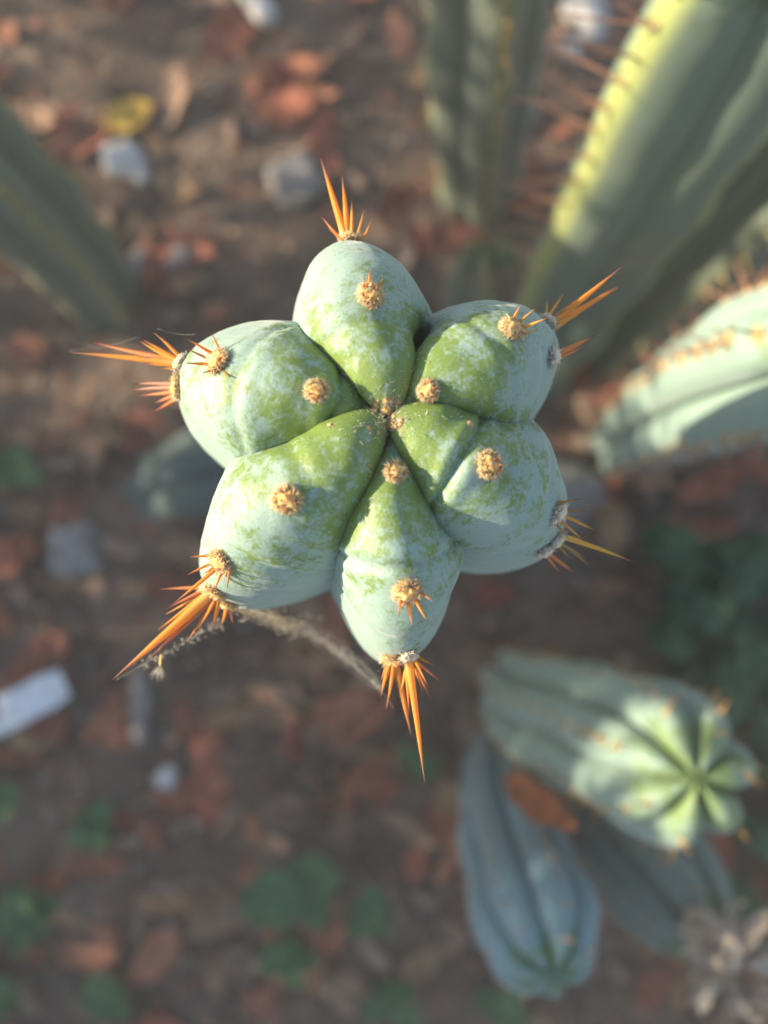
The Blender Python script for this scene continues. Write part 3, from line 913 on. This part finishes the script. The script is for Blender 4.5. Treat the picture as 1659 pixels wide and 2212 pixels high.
for u, v, sx, sy, sz, rot, mat, label in (
        (272, 352, 0.030, 0.018, 0.009, -35, 'white_stone', 'flat whitish stone flake just below the yellow leaf'),
        (198, 660, 0.021, 0.013, 0.012, 15, 'white_stone', 'small white pebble at the foot of the leaning column'),
        (640, 395, 0.030, 0.027, 0.014, 10, 'stone', 'rounded grey stone beyond the upper spines'),
        (160, 1185, 0.026, 0.030, 0.014, 30, 'stone', 'grey round stone near the short dull blue stem'),
        (300, 570, 0.017, 0.013, 0.010, 60, 'stone', 'little grey pebble on the soil beside the leaning column'),
        (385, 560, 0.016, 0.012, 0.009, 20, 'stone', 'little grey pebble among russet leaves'),
        (305, 1530, 0.011, 0.040, 0.009, 2, 'stone', 'long narrow grey stone beside the long lower spine'),
        (360, 1680, 0.013, 0.011, 0.010, 40, 'white_stone', 'tiny white pebble in the dark litter'),
        (1230, 115, 0.012, 0.010, 0.010, 0, 'white_stone', 'small lilac white pebble next to the pinkish spines'),
        (1260, 25, 0.024, 0.030, 0.012, 20, 'white_stone', 'large pale stone next to the pinkish spines'),
        (1130, 250, 0.020, 0.016, 0.012, 70, 'stone', 'grey stone between the dark columns'),
        (1190, 1080, 0.05, 0.04, 0.016, 20, 'stone', 'broad grey stone under the right-hand column')):
    o = link('pebble', rock_mesh('pebble', M[mat], u * 0.01, sx, sy, sz))
    o.location = G(u, v, sz * 0.45)
    o.rotation_euler = (0, 0, R(rot))
    tag(o, label, 'stone')

def tube(pts, rads, sides=8):
    v, f = [], []
    n = len(pts)
    for i, p in enumerate(pts):
        t = (pts[min(i + 1, n - 1)] - pts[max(i - 1, 0)]).normalized()
        x = t.orthogonal().normalized() if i == 0 else (x - t * x.dot(t)).normalized()
        y = t.cross(x)
        for k in range(sides):
            a = 2 * math.pi * k / sides
            v.append(p + (x * math.cos(a) + y * math.sin(a)) * rads[i])
    f = [(i * sides + k, i * sides + (k + 1) % sides, (i + 1) * sides + (k + 1) % sides, (i + 1) * sides + k) for i in range(n - 1) for k in range(sides)]
    f.append(tuple(range(sides - 1, -1, -1)))
    f.append(tuple((n - 1) * sides + k for k in range(sides)))
    return v, f

# bleached stick at the top edge
a, b = G(500, -60, 0.012), G(588, 66, 0.012)
pts = [a.lerp(b, i / 8) + Vector((0, 0, 0.003 * math.sin(i))) for i in range(9)]
v, f = tube(pts, [0.011, 0.012, 0.011, 0.012, 0.012, 0.013, 0.013, 0.012, 0.009], 10)
o = mesh_obj('stick', v, f, M['white_stone'], origin=a); o.location = a
tag(o, 'bleached whitish stick lying on the mulch', 'stick')
# twigs
for i in range(26):
    p = G(rnd(0, 1659), rnd(0, 2212), 0.006)
    an = rnd(0, 6.28); L = rnd(0.03, 0.09)
    pts = [p + Vector((math.cos(an) * L * (k / 6 - 0.5), math.sin(an) * L * (k / 6 - 0.5), 0.002 * math.sin(k * 1.3))) + rvec(0.0015) for k in range(7)]
    v, f = tube(pts, [0.0016, 0.0018, 0.0016, 0.0015, 0.0014, 0.0012, 0.0008], 6)
    o = mesh_obj('twig', v, f, M['chip'], origin=p); o.location = p
    tag(o, 'thin dry twig lying in the mulch', 'twig', 'twigs on the soil')

# white plastic plant label on the soil
def plant_label():
    L, W, T = 0.115, 0.036, 0.0022
    bm = bmesh.new()
    n = 14
    rows = []
    out = []
    for i in range(n + 1):
        x = (i / n - 0.5) * L
        cut = 0.0
        if i >= n - 1:
            cut = 0.004 * (i - n + 2) * 0.5
        if i < 4:
            cut = (4 - i) / 4 * W * 0.42
        z = 0.006 * math.sin(i / n * math.pi)
        out.append((x, W / 2 - cut, z))
    vs_ = []
    for (x, w, z) in out:
        vs_.append([bm.verts.new((x, y, z + dz)) for (y, dz) in ((-w, 0), (-w, T), (0, T + 0.0008), (w, T), (w, 0))])
    for i in range(n):
        for k in range(5):
            bm.faces.new((vs_[i][k], vs_[i][(k + 1) % 5], vs_[i + 1][(k + 1) % 5], vs_[i + 1][k]))
    bm.faces.new(vs_[0]); bm.faces.new(vs_[n][::-1])
    bmesh.ops.recalc_face_normals(bm, faces=bm.faces)
    me = bpy.data.meshes.new('plant_label')
    bm.to_mesh(me); bm.free()
    me.materials.append(M['plastic'])
    o = link('plant_label', me)
    o.location = G(38, 1530, 0.006)
    o.rotation_euler = (R(-6), R(-5), R(28))
    tag(o, 'white plastic plant label lying flat on the dark soil', 'label')
plant_label()

# fine crumbs of bark and leaf that nobody could count
def crumbs():
    v, f = [], []
    for _ in range(7000):
        p = G(rnd(-150, 1810), rnd(-150, 2360), 0.0015)
        a = rnd(0, 6.28); L = rnd(0.002, 0.008); W = L * rnd(0.25, 0.7)
        ex = Vector((math.cos(a), math.sin(a), rnd(-0.4, 0.4))) * L
        ey = Vector((-math.sin(a), math.cos(a), rnd(-0.4, 0.4))) * W
        ez = Vector((0, 0, 0.0015))
        q = len(v)
        v += [p - ex, p - ey * 0.9, p + ex, p + ey, p + ez + rvec(0.001)]
        f += [(q, q + 1, q + 4), (q + 1, q + 2, q + 4), (q + 2, q + 3, q + 4), (q + 3, q, q + 4)]
    o = mesh_obj('mulch', v, f, None, smooth=False)
    for m in ('chip', 'leaf_russet', 'leaf_brown', 'leaf_tan', 'stone'):
        o.data.materials.append(M[m])
    idx = []
    for i in range(len(f) // 4):
        idx += [random.choices(range(5), (5, 5, 6, 1.2, 1.2))[0]] * 4
    o.data.polygons.foreach_set('material_index', idx)
    tag(o, 'fine brown mulch of bark and leaf crumbs', 'mulch', kind='stuff')
crumbs()

# ------------------------------------------------------------------ weeds
def weed_leaf(name, mat, seed, L=0.03, W=0.022):
    v, f = leaf_grid(L, W, 0.05, 0.25, seed, wave=0.03, pointy=0.85)
    v = [(x + L / 2, y, z) for x, y, z in v]
    me = bpy.data.meshes.new(name)
    me.from_pydata(v, [], f)
    me.materials.append(mat)
    me.polygons.foreach_set('use_smooth', [True] * len(me.polygons))
    return me
WL = {m: [weed_leaf('weed_leaf', M[m], s) for s in (21, 22, 23)] for m in ('weed', 'weed_dark')}

def weed(label, base, h, n, size, mat, group=None, spread=0.6):
    root = empty('weed', base)
    tag(root, label, 'weed', group)
    top = Vector((rnd(-0.01, 0.01), rnd(-0.01, 0.01), h))
    pts = [top * (i / 5) + Vector((0.004 * math.sin(i * 1.7), 0.004 * math.cos(i * 2.1), 0)) for i in range(6)]
    pts[0] = Vector((0, 0, -0.006))
    v, f = tube(pts, [0.0016, 0.0015, 0.0014, 0.0012, 0.001, 0.0008], 6)
    mesh_obj('stalk', v, f, M[mat], root)
    for k in range(n):
        t = 0.25 + 0.75 * (k + 0.5) / n
        i = min(int(t * 5), 4)
        c = pts[i].lerp(pts[i + 1], t * 5 - i)
        a = k * 2.4 + rnd(-0.4, 0.4)
        m = Matrix.Translation(c) @ Matrix.Rotation(a, 4, 'Z') @ Matrix.Rotation(-rnd(0.0, spread), 4, 'Y') @ Matrix.Scale(size * rnd(0.65, 1.2), 4)
        link('leaf', WL[mat][k % 3], root, m)

# seedling with one broad leaf
sd = G(668, 1872)
root = empty('seedling', sd)
tag(root, 'green seedling with one broad leaf in the dark litter', 'seedling')
v, f = tube([Vector((0, 0, -0.005)), Vector((0.002, 0, 0.02)), Vector((0, 0.002, 0.04))], [0.0016, 0.0014, 0.001], 6)
mesh_obj('stalk', v, f, M['weed'], root)
for ang, s, me in ((196, 2.2, weed_leaf('broad_leaf', M['weed'], 31, 0.03, 0.026)), (60, 1.2, WL['weed'][0]), (10, 1.3, WL['weed'][1]), (-75, 1.5, WL['weed'][2]), (110, 0.9, WL['weed'][1])):
    link('leaf', me, root, Matrix.Translation((0, 0, 0.038)) @ Matrix.Rotation(R(ang), 4, 'Z') @ Matrix.Rotation(-0.12, 4, 'Y') @ Matrix.Scale(s, 4))

for u, v, n, s, lab in (
        (215, 1790, 6, 1.0, 'small weed with narrow leaves between the label and the seedling'),
        (50, 1960, 8, 1.25, 'leafy weed clump near the tan leaf and plant label'),
        (235, 2150, 7, 1.2, 'low weed growing behind the short tan leaf'),
        (640, 2060, 5, 1.0, 'thin weed sprig just below the broad leaved seedling'),
        (800, 1960, 7, 1.1, 'weed sprig to the side of the broad leaved seedling'),
        (830, 2120, 6, 1.0, 'small weed beside the steel blue stem'),
        (1085, 2140, 7, 1.1, 'weed clump under the tip of the steel blue stem'),
        (20, 1720, 4, 0.8, 'tiny weed sprout below the plant label'),
        (20, 2140, 5, 1.0, 'small weed sprout among russet leaves'),
        (900, 1640, 4, 0.8, 'tiny weed sprout beyond the long lower spine'),
        (40, 1010, 6, 1.4, 'dark weed clump near the tan leaf and short blue stem')):
    weed(lab, G(u, v), rnd(0.018, 0.035), n, s, 'weed')
for i in range(66):
    u = 1385 + 335 * random.random()
    v = rnd(1180, 1580) if i < 42 else rnd(1560, 2180)
    if v > 1560:
        u = rnd(1560, 1740)
    weed('dark green leafy weed in the patch behind the blue green stems', G(u, v), rnd(0.04, 0.10), random.randrange(15, 22), rnd(0.5, 0.95), 'weed_dark', 'weeds in the dark green patch', 0.8)

# ------------------------------------------------------------------ withered flower, cobweb and seed tuft
def withered():
    top = P(1560, 2050, 0.295)
    root = empty('withered_flower', top)
    tag(root, 'withered beige flower with crumpled petals on the dim green stem', 'dead flower')
    v, f = tube([Vector((-0.012, 0.012, -0.02)), Vector((-0.004, 0.004, -0.006)), Vector((0.003, -0.004, 0.006)), Vector((0.006, -0.008, 0.012))], [0.012, 0.015, 0.015, 0.007], 12)
    mesh_obj('flower_tube', [p + rvec(0.002) for p in v], f, M['dead'], root)
    pm = [leaf_data('dead_petal', M['dead'], L=0.042, W=0.014, curl=0.28, fold=0.7, seed=40 + s, wave=0.10, nx=11) for s in range(4)]
    for k in range(26):
        a = k * 2.4
        m = Matrix.Translation((0.003 + 0.009 * math.cos(a), -0.006 + 0.009 * math.sin(a), rnd(-0.004, 0.012))) @ Matrix.Rotation(a, 4, 'Z') @ Matrix.Rotation(rnd(-0.9, 0.6), 4, 'Y') @ Matrix.Rotation(rnd(-1, 1), 4, 'X') @ Matrix.Translation((0.014, 0, 0)) @ Matrix.Scale(rnd(0.5, 0.95), 4)
        link('petal', pm[k % 4], root, m)
    W = Matrix.Translation(top)
    for k in range(9):
        b = top + Vector((rnd(0.0, 0.018), rnd(-0.026, -0.012), 0.0))
        spine_between(root, W, b, b + Vector((rnd(0.004, 0.014), rnd(-0.030, -0.016), rnd(-0.004, 0.006))), 0.0009, 'spine_pink', 'dry_filament')
withered()

def cobweb():
    px = [(490, 1312), (545, 1326), (610, 1352), (672, 1372), (735, 1415), (800, 1468), (822, 1492)]
    zs = [0.585, 0.560, 0.540, 0.532, 0.538, 0.565, 0.580]
    line = [P(u, v, z) for (u, v), z in zip(px, zs)]
    path = [Vector(p) for p in catmull([tuple(p) for p in line], 60)]
    b = path[0]
    root = empty('cobweb', b)
    tag(root, 'dusty grey cobweb strung between the spines of the sharp cactus tip', 'cobweb')
    def thread(pp, r):
        v, f = tube(pp, [r] * len(pp), 4)
        mesh_obj('thread', v, f, M['web'], root, origin=b)
    thread(path, 0.00010)
    for s in range(22):
        o1, o2 = rvec(0.005), rvec(0.005) + Vector((0, rnd(0, 0.004), rnd(-0.004, 0)))
        pp = [p + (o1 * (1 - i / 60) + o2 * (i / 60)) * math.sin(math.pi * i / 60) for i, p in enumerate(path)]
        i0, i1 = random.choice(((0, 61), (0, 40), (14, 61), (8, 48)))
        thread(pp[i0:i1:4], 0.00004)
    # strands strung along the long spines
    for (u0, v0, z0), (u1, v1, z1) in (((187, 746, 0.585), (381, 760, 0.595)), ((150, 757, 0.59), (300, 727, 0.598)), ((250, 1468, 0.59), (500, 1330, 0.575)), ((300, 1440, 0.585), (480, 1345, 0.575)), ((340, 710, 0.6), (420, 722, 0.605)), ((822, 1492, 0.586), (850, 1530, 0.590))):
        a_, b_ = P(u0, v0, z0), P(u1, v1, z1)
        thread([a_.lerp(b_, i / 10) - Vector((0, 0, 0.003 * math.sin(math.pi * i / 10))) for i in range(11)], 0.00004)
    v, f = [], []
    def speck(p, r):
        q = len(v)
        v.extend([p + Vector(c) * r * rnd(0.5, 1.5) for c in ((1, 0, 0), (-1, 0.3, 0), (0, 1, 0.3), (0, -1, 0), (0.2, 0, 1), (0, 0.2, -1))])
        f.extend([tuple(i + q for i in g) for g in ((0, 2, 4), (2, 1, 4), (1, 3, 4), (3, 0, 4), (2, 0, 5), (1, 2, 5), (3, 1, 5), (0, 3, 5))])
    for k in range(300):
        t = min(0.97, abs(random.gauss(0.42, 0.2)))
        speck(path[int(t * 60)] + rvec(0.0032) + Vector((0, rnd(-0.001, 0.005), 0)), rnd(0.00012, 0.00045))
    for k in range(110):
        speck(P(300, 1440, 0.583).lerp(P(485, 1345, 0.575), random.random()) + rvec(0.0016), rnd(0.00012, 0.0004))
    tag(mesh_obj('dust', v, f, M['web'], root, origin=b), kind='stuff')
cobweb()

def seed_tuft():
    b = P(346, 1438, 0.588)
    v, f = [], []
    d0 = (P(344, 1470, 0.586) - b).normalized()
    for k in range(60):
        d = (d0 + rvec(0.55)).normalized() * rnd(0.003, 0.0052)
        vv, ff = tube([b, b + d * 0.5, b + d], [0.00007, 0.00006, 0.00003], 3)
        q = len(v)
        v += vv
        f += [tuple(i + q for i in g) for g in ff]
    root = empty('seed_tuft', b)
    tag(root, 'tiny feathery seed tuft caught under the longest lower spine', 'seed')
    mesh_obj('pappus', v, f, M['fuzz'], root, origin=b)
    vv, ff = tube([b - d0 * 0.0042, b - d0 * 0.003, b - d0 * 0.001, b + d0 * 0.0006], [0.0001, 0.00035, 0.0004, 0.0001], 6)
    mesh_obj('seed_head', vv, ff, M['wool_tan'], root, origin=b)
seed_tuft()

# ------------------------------------------------------------------ the shrub that shades the bed (left of the picture)
def shrub(label, cx, cy, w, depth, h, n, seed):
    rs = random.Random(seed)
    root = empty('shrub', (cx, cy, 0))
    tag(root, label, 'shrub', None)
    for k in range(5):
        y = (k / 4 - 0.5) * w * 0.8
        top = Vector((rs.uniform(-0.1, 0.1), y + rs.uniform(-0.1, 0.1), h * 0.8))
        pts = [Vector((0, y * 0.6, -0.02)).lerp(top, i / 6) + Vector((rs.uniform(-0.02, 0.02), rs.uniform(-0.02, 0.02), 0)) for i in range(7)]
        v, f = tube(pts, [0.022, 0.02, 0.018, 0.015, 0.012, 0.009, 0.005], 8)
        mesh_obj('trunk', v, f, M['bark'], root)
    v, f = [], []
    for _ in range(n):
        y = rs.uniform(-0.5, 0.5) * w
        top = h * (1 + 0.09 * noise.noise(Vector((y * 3.1 + seed, 0, 0))) + 0.07 * noise.noise(Vector((y * 11 + seed, 3, 0))))
        if y + cy > 0.22 and rs.random() < 0.72:
            continue
        p = Vector((rs.gauss(0, 0.35) * depth, y, top * (1 - abs(rs.gauss(0, 0.42)))))
        if p.z < 0.03:
            continue
        d = Vector((rs.uniform(-1, 1), rs.uniform(-1, 1), rs.uniform(-0.6, 0.8))).normalized()
        s = d.cross(Vector((rs.uniform(-1, 1), rs.uniform(-1, 1), rs.uniform(-1, 1)))).normalized()
        L, W = rs.uniform(0.03, 0.055), rs.uniform(0.012, 0.02)
        q = len(v)
        nn = d.cross(s) * 0.004
        v += [p, p + d * L * 0.4 + s * W, p + d * L, p + d * L * 0.4 - s * W, p + d * L * 0.45 + nn]
        f += [(q, q + 1, q + 4), (q + 1, q + 2, q + 4), (q + 2, q + 3, q + 4), (q + 3, q, q + 4)]
    tag(mesh_obj('crown', v, f, M['weed'], root), kind='stuff')
shrub('dense green shrub standing at the side of the cactus bed', -1.75, -0.25, 3.6, 0.42, 0.93, 26000, 5)

# ------------------------------------------------------------------ added veil of air, standing in for lens glare
def glare_veil():
    me = bpy.data.meshes.new('glare_veil')
    bm = bmesh.new()
    bmesh.ops.create_cube(bm, size=1.0)
    bm.to_mesh(me); bm.free()
    o = link('glare_veil', me)
    o.scale = (126, 126, 2.4)
    o.location = (0, 0, 0.1)
    m = bpy.data.materials.new('glare_veil')
    m.use_nodes = True
    t = m.node_tree
    t.nodes.clear()
    out = t.nodes.new('ShaderNodeOutputMaterial')
    pv = t.nodes.new('ShaderNodeVolumePrincipled')
    pv.inputs['Color'].default_value = (0.98, 0.94, 0.88, 1)
    pv.inputs['Density'].default_value = 0.06
    pv.inputs['Anisotropy'].default_value = 0.0
    t.links.new(pv.outputs[0], out.inputs['Volume'])
    me.materials.append(m)
    tag(o, 'thin pale veil added to stand in for lens glare', 'glare_veil', kind='stuff')
glare_veil()
